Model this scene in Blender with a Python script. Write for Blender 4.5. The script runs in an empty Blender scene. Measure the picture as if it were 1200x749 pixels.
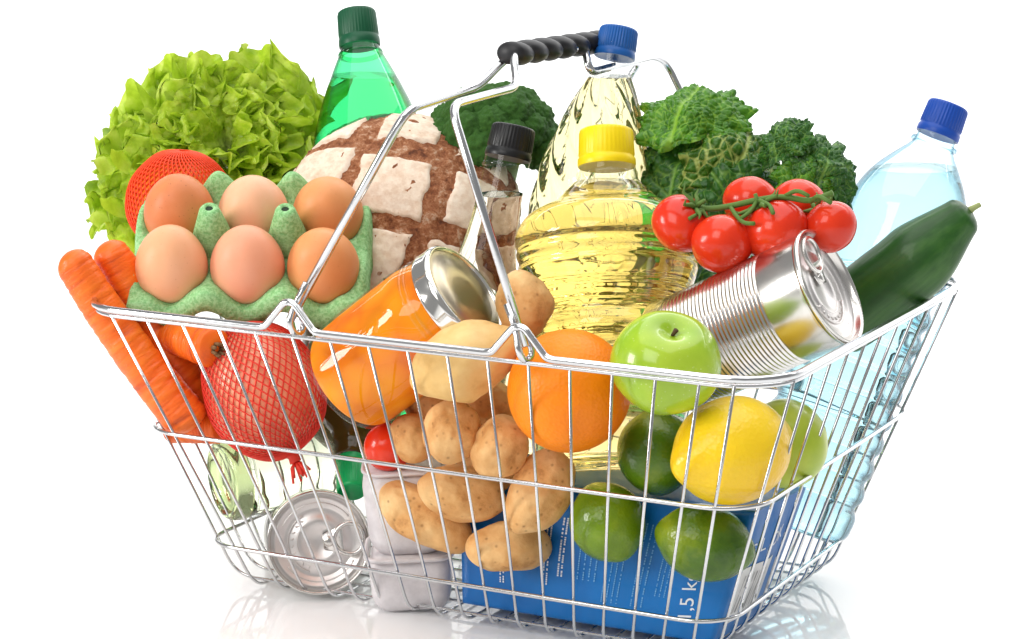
import bpy, bmesh, math, random
from mathutils import Vector as V, Matrix, noise
SC = bpy.context.scene
COL = SC.collection
PI = math.pi

# ------------------------------------------------------------------ camera, world, lamps, exposure
cam_d = bpy.data.cameras.new('camera'); cam = bpy.data.objects.new('camera', cam_d); COL.objects.link(cam)
cam_d.sensor_width = 36; cam_d.lens = 88.06; cam_d.clip_start = 0.05; cam_d.clip_end = 200
CR, CU, CF = V((0.89011784, 0.45571826, 0.00333093)), V((-0.09429141, 0.17701115, 0.97968167)), V((-0.44586922, 0.87234622, -0.2005311))
m = Matrix((CR, CU, -CF)).transposed().to_4x4(); m.translation = V((0.69091973, -1.38400781, 0.48556018))
cam.matrix_world = m
SC.camera = cam
world = bpy.data.worlds.new('World'); SC.world = world; world.use_nodes = True
bg = world.node_tree.nodes['Background']; bg.inputs[0].default_value = (1.0, 1.0, 1.0, 1); bg.inputs[1].default_value = 0.36

def area(name, loc, target, size, power, color=(1, 1, 1), sy=None):
    l = bpy.data.lights.new(name, 'AREA'); l.energy = power; l.color = color
    l.shape = 'RECTANGLE'; l.size = size; l.size_y = sy or size
    o = bpy.data.objects.new(name, l); COL.objects.link(o); o.location = loc
    d = V(target) - V(loc); o.rotation_euler = d.to_track_quat('-Z', 'Y').to_euler()
    return o
area('overhead_softbox', (0.0, 1.0, 3.4), (0.0, 1.0, 0), 4.0, 190, sy=6.0)
area('front_softbox', (-0.35, -2.5, 1.9), (0, 0, 0.12), 1.5, 38, (1.0, 0.985, 0.96))
area('side_softbox', (-1.52, -1.45, 0.66), (0, -0.1, 0.15), 0.5, 24, (1.0, 0.99, 0.97), sy=0.7)
area('backdrop_softbox', (-2.0, 3.9, 4.0), (-2.2, 6.0, 0.6), 14.0, 520, sy=2.0)
SC.view_settings.view_transform = 'Standard'; SC.view_settings.look = 'None'
SC.view_settings.exposure = -0.2; SC.view_settings.gamma = 1.0; SC.view_settings.use_curve_mapping = False
SC.render.engine = 'CYCLES'
cy = SC.cycles
cy.max_bounces = 16; cy.transmission_bounces = 14; cy.transparent_max_bounces = 24; cy.diffuse_bounces = 5; cy.glossy_bounces = 8
cy.use_denoising = True
cy.sample_clamp_indirect = 8.0
cy.blur_glossy = 0.6

# ------------------------------------------------------------------ materials
def mat(name, color, rough=0.5, metal=0.0, spec=0.4, trans=0.0, ior=1.45, coat=0.0, sss=0.0, sssr=(1, .4, .2), sssscale=.01):
    mt = bpy.data.materials.new(name); mt.use_nodes = True
    b = mt.node_tree.nodes['Principled BSDF']
    b.inputs['Base Color'].default_value = (*color, 1); b.inputs['Roughness'].default_value = rough
    b.inputs['Metallic'].default_value = metal; b.inputs['Specular IOR Level'].default_value = spec
    b.inputs['Transmission Weight'].default_value = trans; b.inputs['IOR'].default_value = ior
    b.inputs['Coat Weight'].default_value = coat; b.inputs['Coat Roughness'].default_value = .04
    if sss:
        b.inputs['Subsurface Weight'].default_value = sss; b.inputs['Subsurface Radius'].default_value = sssr; b.inputs['Subsurface Scale'].default_value = sssscale
    return mt
def nt(mt): return mt.node_tree.nodes, mt.node_tree.links, mt.node_tree.nodes['Principled BSDF']
def tex_noise(mt, scale, detail=4, rough=.55, coord='Object', stretch=None):
    n, l, b = nt(mt)
    tc = n.new('ShaderNodeTexCoord'); t = n.new('ShaderNodeTexNoise')
    t.inputs['Scale'].default_value = scale; t.inputs['Detail'].default_value = detail; t.inputs['Roughness'].default_value = rough
    if stretch:
        mp = n.new('ShaderNodeMapping'); mp.inputs['Scale'].default_value = stretch
        l.new(tc.outputs[coord], mp.inputs[0]); l.new(mp.outputs[0], t.inputs['Vector'])
    else: l.new(tc.outputs[coord], t.inputs['Vector'])
    return t.outputs['Fac']
def tex_voro(mt, scale, feature='F1', coord='Object'):
    n, l, b = nt(mt)
    tc = n.new('ShaderNodeTexCoord'); t = n.new('ShaderNodeTexVoronoi'); t.feature = feature
    t.inputs['Scale'].default_value = scale; l.new(tc.outputs[coord], t.inputs['Vector'])
    return t.outputs['Distance']
def ramp(mt, fac, stops):
    n, l, b = nt(mt)
    r = n.new('ShaderNodeValToRGB'); l.new(fac, r.inputs[0])
    e = r.color_ramp.elements
    while len(e) < len(stops): e.new(.5)
    for x, (p, c) in zip(e, stops):
        x.position = p; x.color = (*c, 1) if len(c) == 3 else c
    return r.outputs[0]
def attr(mt, name):
    n, l, b = nt(mt); a = n.new('ShaderNodeAttribute'); a.attribute_name = name
    return a.outputs['Fac']
def mixc(mt, fac, a, b_, mode='MIX'):
    n, l, b = nt(mt)
    x = n.new('ShaderNodeMix'); x.data_type = 'RGBA'; x.blend_type = mode
    for s, i in ((fac, 0), (a, 6), (b_, 7)):
        if isinstance(s, (int, float)): x.inputs[i].default_value = s
        elif isinstance(s, tuple): x.inputs[i].default_value = (*s, 1)
        else: l.new(s, x.inputs[i])
    return x.outputs[2]
def setc(mt, out): n, l, b = nt(mt); l.new(out, b.inputs['Base Color'])
def bump(mt, h, strength=.3, dist=.001, prev=None):
    n, l, b = nt(mt)
    u = n.new('ShaderNodeBump'); u.inputs['Strength'].default_value = strength; u.inputs['Distance'].default_value = dist
    l.new(h, u.inputs['Height'])
    if prev is not None: l.new(prev, u.inputs['Normal'])
    l.new(u.outputs[0], b.inputs['Normal']); return u.outputs[0]
def thin_clear(name, tint=(1, 1, 1), gloss=.02, f=1.45):
    """thin-walled clear plastic or glass: what lies behind shows through, edges reflect"""
    mt = bpy.data.materials.new(name); mt.use_nodes = True
    n, l = mt.node_tree.nodes, mt.node_tree.links
    n.remove(n['Principled BSDF'])
    t = n.new('ShaderNodeBsdfTransparent'); t.inputs[0].default_value = (*tint, 1)
    g = n.new('ShaderNodeBsdfGlossy'); g.inputs['Roughness'].default_value = gloss
    fr = n.new('ShaderNodeFresnel'); fr.inputs[0].default_value = f
    ge = n.new('ShaderNodeNewGeometry'); mm_ = n.new('ShaderNodeMath'); mm_.operation = 'SUBTRACT'; mm_.inputs[0].default_value = 1; l.new(ge.outputs['Backfacing'], mm_.inputs[1])
    ml = n.new('ShaderNodeMath'); ml.operation = 'MULTIPLY'; l.new(fr.outputs[0], ml.inputs[0]); l.new(mm_.outputs[0], ml.inputs[1])
    mx = n.new('ShaderNodeMixShader'); l.new(ml.outputs[0], mx.inputs[0]); l.new(t.outputs[0], mx.inputs[1]); l.new(g.outputs[0], mx.inputs[2])
    l.new(mx.outputs[0], n['Material Output'].inputs[0])
    return mt
def tinted_wall(name, light, dark, gloss=.02, f=1.45):
    """thin tinted plastic: the colour deepens where the sight line runs longer through the wall"""
    mt = thin_clear(name, light, gloss, f); n, l = mt.node_tree.nodes, mt.node_tree.links
    t = next(x for x in n if x.type == 'BSDF_TRANSPARENT'); lw = n.new('ShaderNodeLayerWeight'); lw.inputs[0].default_value = .5
    r = n.new('ShaderNodeValToRGB'); e = r.color_ramp.elements
    e[0].position = .45; e[0].color = (*light, 1); e[1].position = .97; e[1].color = (*dark, 1)
    l.new(lw.outputs['Facing'], r.inputs[0]); l.new(r.outputs[0], t.inputs[0]); return mt
def translucent(mt, color, w=.3):
    n, l, b = nt(mt)
    t = n.new('ShaderNodeBsdfTranslucent')
    if isinstance(color, tuple): t.inputs[0].default_value = (*color, 1)
    else: l.new(color, t.inputs[0])
    mx = n.new('ShaderNodeMixShader'); mx.inputs[0].default_value = w
    l.new(b.outputs[0], mx.inputs[1]); l.new(t.outputs[0], mx.inputs[2]); l.new(mx.outputs[0], n['Material Output'].inputs[0])

M = {}
M['chrome'] = mat('chrome', (.64, .645, .655), .16, 1.0); bump(M['chrome'], tex_noise(M['chrome'], 260, 2), .08, .0006)
M['grip'] = mat('black_rubber', (.014, .014, .016), .42)
M['tin'] = mat('tin', (.70, .68, .65), .23, 1.0)
t = tex_noise(M['tin'], 160, 3); bump(M['tin'], t, .06, .0005)
M['tin_end'] = mat('tin_end', (.78, .75, .73), .38, 1.0); bump(M['tin_end'], tex_noise(M['tin_end'], 300, 2), .1, .0004)
M['lid'] = mat('lid_metal', (.78, .77, .74), .12, 1.0)
M['lid_top'] = mat('lid_top', (.52, .45, .33), .3, 1.0)
M['floor'] = mat('white_acrylic', (.93, .93, .93), .05, spec=.5)
M['wallwhite'] = mat('white_paper', (.93, .93, .93), .9)

# ------------------------------------------------------------------ mesh helpers
class MB:
    def __init__(s): s.v = []; s.f = []; s.att = {}
    def add(s, vs, fs):
        o = len(s.v); s.v += [tuple(x) for x in vs]; s.f += [tuple(i + o for i in f) for f in fs]; return o
    def tube(s, pts, r, n=8, closed=False, caps=True):
        pts = [V(p) for p in pts]; k = len(pts)
        rad = r if isinstance(r, (list, tuple)) else [r] * k
        T = []
        for i in range(k):
            a = pts[(i - 1) % k] if (closed or i > 0) else pts[0]
            b = pts[(i + 1) % k] if (closed or i < k - 1) else pts[-1]
            d = (b - a); T.append(d.normalized() if d.length > 1e-12 else V((0, 0, 1)))
        ref = V((0, 0, 1)) if abs(T[0].z) < .9 else V((1, 0, 0))
        nrm = (ref - T[0] * ref.dot(T[0])).normalized(); vs = []
        for i in range(k):
            nrm = (nrm - T[i] * nrm.dot(T[i])); nrm = nrm.normalized() if nrm.length > 1e-9 else T[i].orthogonal().normalized()
            bi = T[i].cross(nrm)
            for j in range(n):
                a = 2 * PI * j / n; vs.append(pts[i] + (nrm * math.cos(a) + bi * math.sin(a)) * rad[i])
        fs = []
        for i in range(k if closed else k - 1):
            for j in range(n):
                a, b = i * n, ((i + 1) % k) * n
                fs.append((a + j, a + (j + 1) % n, b + (j + 1) % n, b + j))
        if caps and not closed:
            fs.append(tuple(range(n))[::-1]); fs.append(tuple(range((k - 1) * n, k * n)))
        s.add(vs, fs); return s
    def lathe(s, prof, n=48, mod=None):
        """profile of (r, z); r = 0 at an end closes it"""
        vs, rings = [], []
        for r, z in prof:
            if r <= 1e-7: rings.append([len(vs)]); vs.append((0, 0, z)); continue
            ids = []
            for j in range(n):
                a = 2 * PI * j / n; rr = mod(r, z, a) if mod else r
                ids.append(len(vs)); vs.append((rr * math.cos(a), rr * math.sin(a), z))
            rings.append(ids)
        fs = []
        for A, B in zip(rings[:-1], rings[1:]):
            if len(A) == 1 and len(B) == 1: continue
            for j in range(n):
                j2 = (j + 1) % n
                if len(A) == 1: fs.append((A[0], B[j2], B[j]))
                elif len(B) == 1: fs.append((A[j], A[j2], B[0]))
                else: fs.append((A[j], A[j2], B[j2], B[j]))
        s.add(vs, fs); return s
    def grid(s, fn, nu, nv, wrap=False):
        vs = [fn(i / (nu - 1), j / (nv - 1) if not wrap else j / nv) for i in range(nu) for j in range(nv)]
        fs = []
        for i in range(nu - 1):
            for j in range(nv if wrap else nv - 1):
                j2 = (j + 1) % nv
                fs.append((i * nv + j, i * nv + j2, (i + 1) * nv + j2, (i + 1) * nv + j))
        return s.add(vs, fs)
    def build(s, name, mt, parent=None, smooth=True, mw=None, bevel=0, subsurf=0, solid=0, angle=None):
        me = bpy.data.meshes.new(name); me.from_pydata(s.v, [], s.f); me.update()
        bm = bmesh.new(); bm.from_mesh(me); bmesh.ops.recalc_face_normals(bm, faces=bm.faces); bm.to_mesh(me); bm.free()
        for k, vals in s.att.items():
            a = me.attributes.new(k, 'FLOAT', 'POINT'); a.data.foreach_set('value', vals)
        return link(name, me, mt, parent, smooth, mw, bevel, subsurf, solid, angle)
def link(name, me, mt, parent=None, smooth=True, mw=None, bevel=0, subsurf=0, solid=0, angle=None):
    if smooth:
        me.polygons.foreach_set('use_smooth', [True] * len(me.polygons))
        if angle: me.set_sharp_from_angle(angle=math.radians(angle))
    if mt and not me.materials: me.materials.append(mt)
    o = bpy.data.objects.new(name, me); COL.objects.link(o)
    if parent: o.parent = parent
    if mw is not None: o.matrix_basis = mw
    if solid:
        k = o.modifiers.new('solid', 'SOLIDIFY'); k.thickness = solid; k.offset = 0
    if bevel:
        k = o.modifiers.new('bevel', 'BEVEL'); k.width = bevel; k.segments = 3; k.limit_method = 'ANGLE'
    if subsurf:
        k = o.modifiers.new('sub', 'SUBSURF'); k.levels = k.render_levels = subsurf
    return o
def frame(o, z, xh=None):
    z = V(z).normalized(); xh = V(xh) if xh is not None else (V((1, 0, 0)) if abs(z.x) < .9 else V((0, 1, 0)))
    x = (xh - z * xh.dot(z)).normalized(); y = z.cross(x)
    mm = Matrix((x, y, z)).transposed().to_4x4(); mm.translation = V(o); return mm
def tag(o, label, cat, group=None):
    o['label'] = label; o['category'] = cat
    if group: o['group'] = group
    return o
def thing(name, mw, label, cat, group=None):
    o = bpy.data.objects.new(name, None); COL.objects.link(o); o.empty_display_size = .02
    o.matrix_basis = mw if isinstance(mw, Matrix) else Matrix.Translation(V(mw))
    return tag(o, label, cat, group)
def ico(sub, fn):
    bm = bmesh.new(); bmesh.ops.create_icosphere(bm, subdivisions=sub, radius=1)
    for v in bm.verts: v.co = fn(v.co.copy())
    me = bpy.data.meshes.new('blob'); bm.to_mesh(me); bm.free(); return me
def fillet(pts, r, n=5):
    """round the inner corners of a polyline"""
    pts = [V(p) for p in pts]; out = [pts[0]]
    for a, b, c in zip(pts[:-2], pts[1:-1], pts[2:]):
        d1, d2 = (a - b), (c - b); k = min(r, d1.length * .49, d2.length * .49)
        p, q = b + d1.normalized() * k, b + d2.normalized() * k
        for i in range(n + 1):
            t = i / n; out.append(p * (1 - t) ** 2 + b * 2 * t * (1 - t) + q * t * t)
    return out + [pts[-1]]
def sm(a, b, x):
    t = max(0, min(1, (x - a) / (b - a))); return t * t * (3 - 2 * t)
def cut_below(o, point, up=(0, 0, 1), keep='below', fill=True):
    """cut a mesh object by a level plane given in world space"""
    mw = o.parent.matrix_basis @ o.matrix_basis if o.parent else o.matrix_basis
    inv = mw.inverted(); p = inv @ V(point); nn = (inv.to_3x3() @ V(up)).normalized()
    bm = bmesh.new(); bm.from_mesh(o.data)
    r = bmesh.ops.bisect_plane(bm, geom=bm.verts[:] + bm.edges[:] + bm.faces[:], plane_co=p, plane_no=nn, clear_outer=keep == 'below', clear_inner=keep != 'below')
    if fill:
        e = [x for x in r['geom_cut'] if isinstance(x, bmesh.types.BMEdge)]
        f = bmesh.ops.contextual_create(bm, geom=e)['faces']
        for x in f: x.smooth = False
    bmesh.ops.recalc_face_normals(bm, faces=bm.faces); bm.to_mesh(o.data); bm.free()

# ------------------------------------------------------------------ setting: white glossy table sweep
pr = [(-3.0, 0), (2.6, 0), (4.6, 0)] + [(4.6 + 1.6 * math.sin(a), 1.6 - 1.6 * math.cos(a)) for a in [PI / 2 * i / 12 for i in range(1, 13)]] + [(6.2, 4.2)]
vs = []; fs = []
for (y, z) in pr[:3]: vs += [(-16, y, z - .0035), (12, y, z - .0035)]
fl = MB(); fl.add(vs, [(0, 1, 3, 2), (2, 3, 5, 4)]); o = fl.build('floor', M['floor']); o['kind'] = 'structure'
vs = []
for (y, z) in pr[2:]: vs += [(-16, y, z - .0035), (12, y, z - .0035)]
bk = MB(); bk.add(vs, [(2 * i, 2 * i + 1, 2 * i + 3, 2 * i + 2) for i in range(len(vs) // 2 - 1)]); o = bk.build('backdrop', M['wallwhite']); o['kind'] = 'structure'

# ------------------------------------------------------------------ the wire basket
W, D, H = .46, .3485, .1854
BW, BD = .7268, .5949
def ratio(z): return BW + (1 - BW) * z / H, BD + (1 - BD) * z / H
def rrect(w, d, r, z, n=7):
    out = []
    for cx, cyy, a0 in ((w / 2 - r, -d / 2 + r, -90), (w / 2 - r, d / 2 - r, 0), (-w / 2 + r, d / 2 - r, 90), (-w / 2 + r, -d / 2 + r, 180)):
        for i in range(n + 1):
            a = math.radians(a0 + 90 * i / n); out.append(V((cx + r * math.cos(a), cyy + r * math.sin(a), z)))
    return out
basket = thing('shopping_basket', (0, 0, 0), 'chrome wire shopping basket with two raised handles, full of groceries', 'basket')
PIV = (-.0728, .077)
def hump(sign, y):
    """the points of the rim's upward kinks along one long side, in the direction sign of x"""
    out = []
    for xc in (PIV if sign > 0 else PIV[::-1]):
        seg = [V((xc - sign * .022, y, 0)), V((xc - sign * .017, y, .0005)), V((xc - sign * .003, y, .0165)), V((xc + sign * .003, y, .0165)), V((xc + sign * .017, y, .0005)), V((xc + sign * .022, y, 0))]
        out += fillet(seg, .006, 4)
    return out
rr = rrect(W, D, .036, 0)
path = rr[:16] + hump(-1, D / 2) + rr[16:] + hump(1, -D / 2)
MB().tube([p + V((0, 0, .1872)) for p in path], .0022, 10, closed=True).build('rim_wire', M['chrome'], basket)
MB().tube([p + V((0, 0, .1832)) for p in rrect(W - .003, D - .003, .035, 0)], .0013, 8, closed=True).build('rim_wire', M['chrome'], basket)
for z, (a, c), r in ((.1061, (.8886, .829), .032), (.0285, (.7732, .6567), .027)):
    MB().tube(rrect(W * a + .002, D * c + .002, r, z), .0014, 8, closed=True).build('ring_wire', M['chrome'], basket)
RW = .00098
def upright(top, bot, other_bot, other_top, r=.014):
    rnd = random.Random(str(top)); pts = [V(top), V(bot), V(other_bot), V(other_top)]
    f = fillet(pts, r, 6)
    MB().tube(f, RW, 7).build('upright_wire', M['chrome'], basket)
for i in range(17):
    x = -.2007 + .0257 * i; xb = x * BW
    x = max(-.203, min(x, .205))
    upright((x, -D / 2 + .0015, .184), (xb, -D / 2 * BD + .001, 0), (xb, D / 2 * BD - .001, 0), (x, D / 2 - .0015, .184))
for i in range(11):
    y = (i - 5) * .0292; yb = y * BD * 1.08
    upright((-W / 2 + .0015, y, .184), (-W / 2 * BW + .001, yb, .0032), (W / 2 * BW - .001, yb, .0032), (W / 2 - .0015, y, .184))

def handle(xp, xg, vs, zt):
    """vs: y of front pivot, front shoulder, kink start, kink end, grip end, kink end, kink start, back shoulder, back pivot"""
    def xx(z): return xp + (z - .196) / (.337 - .196) * (xg - xp)
    P = [V((xx(z), y, z)) for y, z in zip(vs, zt)]
    f = fillet(P, .012, 6)
    b = MB().tube(f, .0026, 10)
    for sy in (0, -1):
        y = vs[sy]; s = -1 if sy == 0 else 1
        b.tube(fillet([V((xx(.215), y - s * .0005, .215)), V((xx(.2), y + s * .002, .2)), V((xp + .001, y + s * .0065, .191)), V((xp + .003, y + s * .002, .1835)), V((xp + .004, y - s * .006, .186)), V((xp + .002, y - s * .004, .2))], .006, 4), .002, 8)
    return b.build('handle', M['chrome'], basket)
h1 = handle(-.0735, -.0045, [-.169, -.136, -.052, -.031, .113, .158, .2 - .01, .186, .174][:9], [.192, .3145, .3205, .337, .3335, .316, .314, .305, .192])
h2 = handle(.077, .0050, [-.171, -.137, -.050, -.040, .058, .048, .150, .166, .174][:9], [.192, .3195, .3215, .3405, .336, .321, .3225, .316, .192])
def grip_r(t, a):
    q = (7.0 * t + a / (2 * PI)) % 1.0
    return .0048 + .0028 * math.sin(PI * q) ** .6 * (1.2 - .4 * q)
g = MB(); g.grid(lambda u, v: (lambda r: (r * 1.30 * math.cos(2 * PI * v), -.038 + .141 * u, r * math.sin(2 * PI * v)))(grip_r(u, 2 * PI * v) * min(1, 14 * min(u, 1 - u) + .80)), 150, 26, True)
g.f.append(tuple(range(26))); g.f.append(tuple(range(149 * 26, 150 * 26)))
g.build('grip', M['grip'], h1, mw=Matrix.Translation((.0005, 0, .3385)) @ Matrix.Rotation(math.radians(-1.2), 4, 'X'))

# ------------------------------------------------------------------ fruit and potatoes
def disp(seed, amp, freq):
    off = V((seed * 7.31, seed * 3.17, seed * 1.73))
    return lambda c: amp * noise.noise(c * freq + off)
M['orange'] = mat('orange_peel', (.92, .26, .004), .42, spec=.35, sss=.08, sssr=(.6, .2, .05), sssscale=.006)
t = tex_noise(M['orange'], 9, 3); setc(M['orange'], ramp(M['orange'], t, [(.3, (.80, .155, .001)), (.7, (.93, .26, .002))]))
bump(M['orange'], tex_voro(M['orange'], 460), .4, .0007)
def orange_fruit(pos, r, tilt, label):
    root = thing('orange', frame(pos, tilt), label, 'orange')
    dd = disp(3, .005, 2)
    me = ico(5, lambda c: c * (1 + dd(c)) * r * (1 - .05 * max(0, c.z) ** 8) * 1.0)
    link('peel', me, M['orange'], root)
    b = MB()
    for k in range(5):
        a = 2 * PI * k / 5; b.tube([(0, 0, r * .957), (.0022 * math.cos(a), .0022 * math.sin(a), r * .96)], [.0012, .0005], 5)
    b.build('stem_scar', mat('stem_green', (.16, .2, .05), .7), root)
    return root
orange_fruit((0.0843, -0.1250, 0.1580), .0355, (-0.170, 0.916, 0.364), 'round bright orange at the front rim beside the green apple')

M['apple'] = mat('apple_skin', (.36, .55, .03), .22, coat=.35, sss=.05, sssr=(.4, .6, .1), sssscale=.005)
t1 = tex_noise(M['apple'], 30, 4, stretch=(1, 1, .25)); t2 = tex_voro(M['apple'], 330)
sp = ramp(M['apple'], t2, [(.0, (1, 1, 1)), (.17, (0, 0, 0))])
setc(M['apple'], mixc(M['apple'], sp, ramp(M['apple'], t1, [(.3, (.25, .44, .012)), (.7, (.42, .58, .04))]), (.62, .72, .25)))
M['stem'] = mat('apple_stem', (.09, .05, .02), .8)
def apple(pos, r, axis, label, mt='apple', stem=True):
    root = thing('apple', frame(pos, axis), label, 'apple', None)
    def prof(a):
        q = 1.0 + .06 * math.cos(a) - .30 * math.exp(-(a / .33) ** 2) - .16 * math.exp(-((PI - a) / .3) ** 2)
        return q
    pts = [(r * prof(a) * math.sin(a) * 1.03, r * prof(a) * math.cos(a) * .95) for a in [PI * i / 48 for i in range(49)]]
    pts[0] = (0, pts[0][1]); pts[-1] = (0, pts[-1][1])
    MB().lathe(pts, 64, lambda rr, z, a: rr * (1 + .018 * math.cos(5 * a + .6) * (1 if z < 0 else .5) + .012 * math.sin(2 * a))).build('skin', M[mt], root)
    if stem:
        z0 = r * .64; MB().tube([(0, 0, z0), (.0004, 0, z0 + .003), (.0016, .001, z0 + .0065)], [.0012, .0010, .0015], 8).build('stem', M['stem'], root)
    return root
apple((0.1485, -0.1350, 0.1818), .0298, (0.316, -0.350, 0.882), 'glossy green apple with short brown stem at the front rim')

M['lemon'] = mat('lemon_peel', (.93, .58, .006), .3, coat=.15, sss=.08, sssr=(.6, .4, .05), sssscale=.005)
t = tex_noise(M['lemon'], 12, 3); setc(M['lemon'], ramp(M['lemon'], t, [(.3, (.86, .50, .004)), (.7, (.95, .66, .02))])); bump(M['lemon'], tex_voro(M['lemon'], 420), .4, .0007)
M['lime'] = mat('lime_peel', (.09, .19, .008), .27, coat=.2)
t = tex_noise(M['lime'], 22, 5); setc(M['lime'], ramp(M['lime'], t, [(.25, (.075, .16, .003)), (.52, (.16, .27, .006)), (.8, (.38, .44, .015))])); bump(M['lime'], tex_voro(M['lime'], 520), .35, .0006)
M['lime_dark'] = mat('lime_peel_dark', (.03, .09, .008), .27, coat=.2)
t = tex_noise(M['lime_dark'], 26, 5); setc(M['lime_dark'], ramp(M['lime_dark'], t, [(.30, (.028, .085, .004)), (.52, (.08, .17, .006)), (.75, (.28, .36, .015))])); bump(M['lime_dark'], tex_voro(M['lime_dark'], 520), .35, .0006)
M['palelime'] = mat('pale_green_peel', (.42, .55, .05), .3, coat=.2)
t = tex_noise(M['palelime'], 30, 4); setc(M['palelime'], ramp(M['palelime'], t, [(.3, (.34, .47, .03)), (.7, (.52, .6, .06))]))
def citrus(name, pos, r, ln, axis, mt, label, cat, seed=1, nip=.16):
    dd = disp(seed, .02, 1.7)
    def fn(c):
        z = c.z; rad = math.sqrt(max(0, 1 - z * z)); q = (1 + dd(c))
        zz = z * ln + (ln * nip * (max(0, abs(z) - .78) / .22) ** 2) * (1 if z > 0 else -1)
        k = r * q * (1 - .25 * max(0, abs(z) - .8))
        return V((c.x * k, c.y * k, zz))
    o = link(name, ico(5, fn), M[mt], None, mw=frame(pos, axis)); return tag(o, label, cat)
citrus('lemon', (0.1797, -0.1110, 0.1311), .0305, .0352, (0.491, 0.862, 0.127), 'lemon', 'large yellow lemon behind the front wires under the basket corner', 'lemon', 2)
citrus('lime', (0.1003, -0.1050, 0.0770), .0222, .0235, (0.622, -0.315, -0.717), 'lime', 'medium green lime below the orange, in front of the blue pack', 'lime', 4, .08)
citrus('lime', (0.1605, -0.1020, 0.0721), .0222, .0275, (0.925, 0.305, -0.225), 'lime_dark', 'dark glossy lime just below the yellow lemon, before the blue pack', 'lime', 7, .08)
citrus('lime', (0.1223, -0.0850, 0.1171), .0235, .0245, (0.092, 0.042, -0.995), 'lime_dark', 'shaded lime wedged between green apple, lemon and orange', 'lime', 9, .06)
citrus('apple', (0.1874, -0.0480, 0.1217), .0250, .0265, (0.092, 0.042, -0.995), 'palelime', 'pale yellow green apple half hidden behind the lemon', 'apple', 11, .0)

M['potato'] = mat('potato_skin', (.62, .36, .13), .62, spec=.35)
ta = tex_noise(M['potato'], 28, 6, .65); tb = tex_noise(M['potato'], 240, 3)
cc = ramp(M['potato'], ta, [(.30, (.34, .13, .035)), (.42, (.68, .35, .12)), (.62, (.84, .54, .24)), (.78, (.90, .66, .36))])
sp = ramp(M['potato'], tex_voro(M['potato'], 150), [(0, (1, 1, 1)), (.20, (0, 0, 0))])
setc(M['potato'], mixc(M['potato'], mixc(M['potato'], .8, (0, 0, 0), sp), cc, (.28, .11, .03)))
bump(M['potato'], tb, .5, .0010, bump(M['potato'], ta, .6, .0025))
M['potato_pale'] = mat('potato_pale', (.80, .56, .27), .58, spec=.35)
ta = tex_noise(M['potato_pale'], 26, 6, .65)
setc(M['potato_pale'], ramp(M['potato_pale'], ta, [(.27, (.52, .27, .07)), (.45, (.74, .46, .16)), (.72, (.84, .60, .27))])); bump(M['potato_pale'], tex_noise(M['potato_pale'], 220, 3), .3, .0008)
GP = 'potatoes heaped behind the front wires'
def potato(pos, ax, rl, rs, seed, label, mt='potato'):
    rnd = random.Random(seed); d1 = disp(seed, .16, 1.3); d2 = disp(seed + 50, .035, 4)
    eyes = [V((rnd.gauss(0, 1), rnd.gauss(0, 1), rnd.gauss(0, 1))).normalized() for _ in range(9)]
    def fn(c):
        q = 1 + d1(c) + d2(c)
        for e in eyes:
            k = (c - e).length; q -= .05 * math.exp(-(k / .11) ** 2) - .02 * math.exp(-((k - .2) / .1) ** 2)
        return V((c.x * rs * q, c.y * rs * q * .92, c.z * rl * (1 + d1(c) * .5)))
    o = link('potato', ico(5, fn), M[mt], None, mw=frame(pos, ax)); return tag(o, label, 'potato', GP)
potato((0.0221, -0.1340, 0.1714), (0.721, 0.613, 0.323), .0345, .0225, 1, 'biggest pale smooth potato, at the rim between jar and orange', 'potato_pale')
potato((0.0374, -0.0910, 0.1980), (0.182, -0.131, -0.974), .0205, .0172, 2, 'topmost potato, upright against the oil bottle above the rim')
potato((0.0076, -0.1240, 0.1241), (-0.082, -0.263, -0.961), .0195, .0172, 3, 'round potato directly under the biggest pale potato')
potato((0.0373, -0.1200, 0.1180), (-0.036, -0.530, -0.847), .0195, .0172, 4, 'round potato touching the lower left of the orange')
potato((-0.0302, -0.1040, 0.1120), (0.418, 0.005, -0.908), .0155, .014, 5, 'small shaded potato below the orange jar')
potato((0.0053, -0.1080, 0.0829), (0.839, 0.482, -0.253), .0275, .0175, 6, 'long potato lying in the middle of the heap, second row up')
potato((0.0592, -0.1120, 0.0919), (-0.338, -0.474, -0.813), .0275, .0185, 7, 'upright tilted potato beside the lime under the orange')
potato((-0.0210, -0.1060, 0.0640), (0.847, 0.205, -0.490), .0325, .0175, 8, 'long curved potato lying against the pale grey pack', )
potato((0.0350, -0.1020, 0.0520), (0.839, 0.544, 0.003), .026, .0168, 9, 'lowest potato, lying in front of the blue pack')

potato((-0.0277, -0.0850, 0.1311), (0.346, -0.039, -0.937), .0205, .017, 12, 'potato mostly hidden behind the round ones, next to the jar base')
potato((0.0110, -0.0850, 0.1327), (0.852, 0.345, -0.395), .0205, .0165, 13, 'potato hidden deep between the biggest pale potato and the orange')
potato((0.0085, -0.0800, 0.0898), (0.854, 0.482, 0.195), .0215, .0165, 14, 'shaded potato filling the gap in the middle of the heap')

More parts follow.
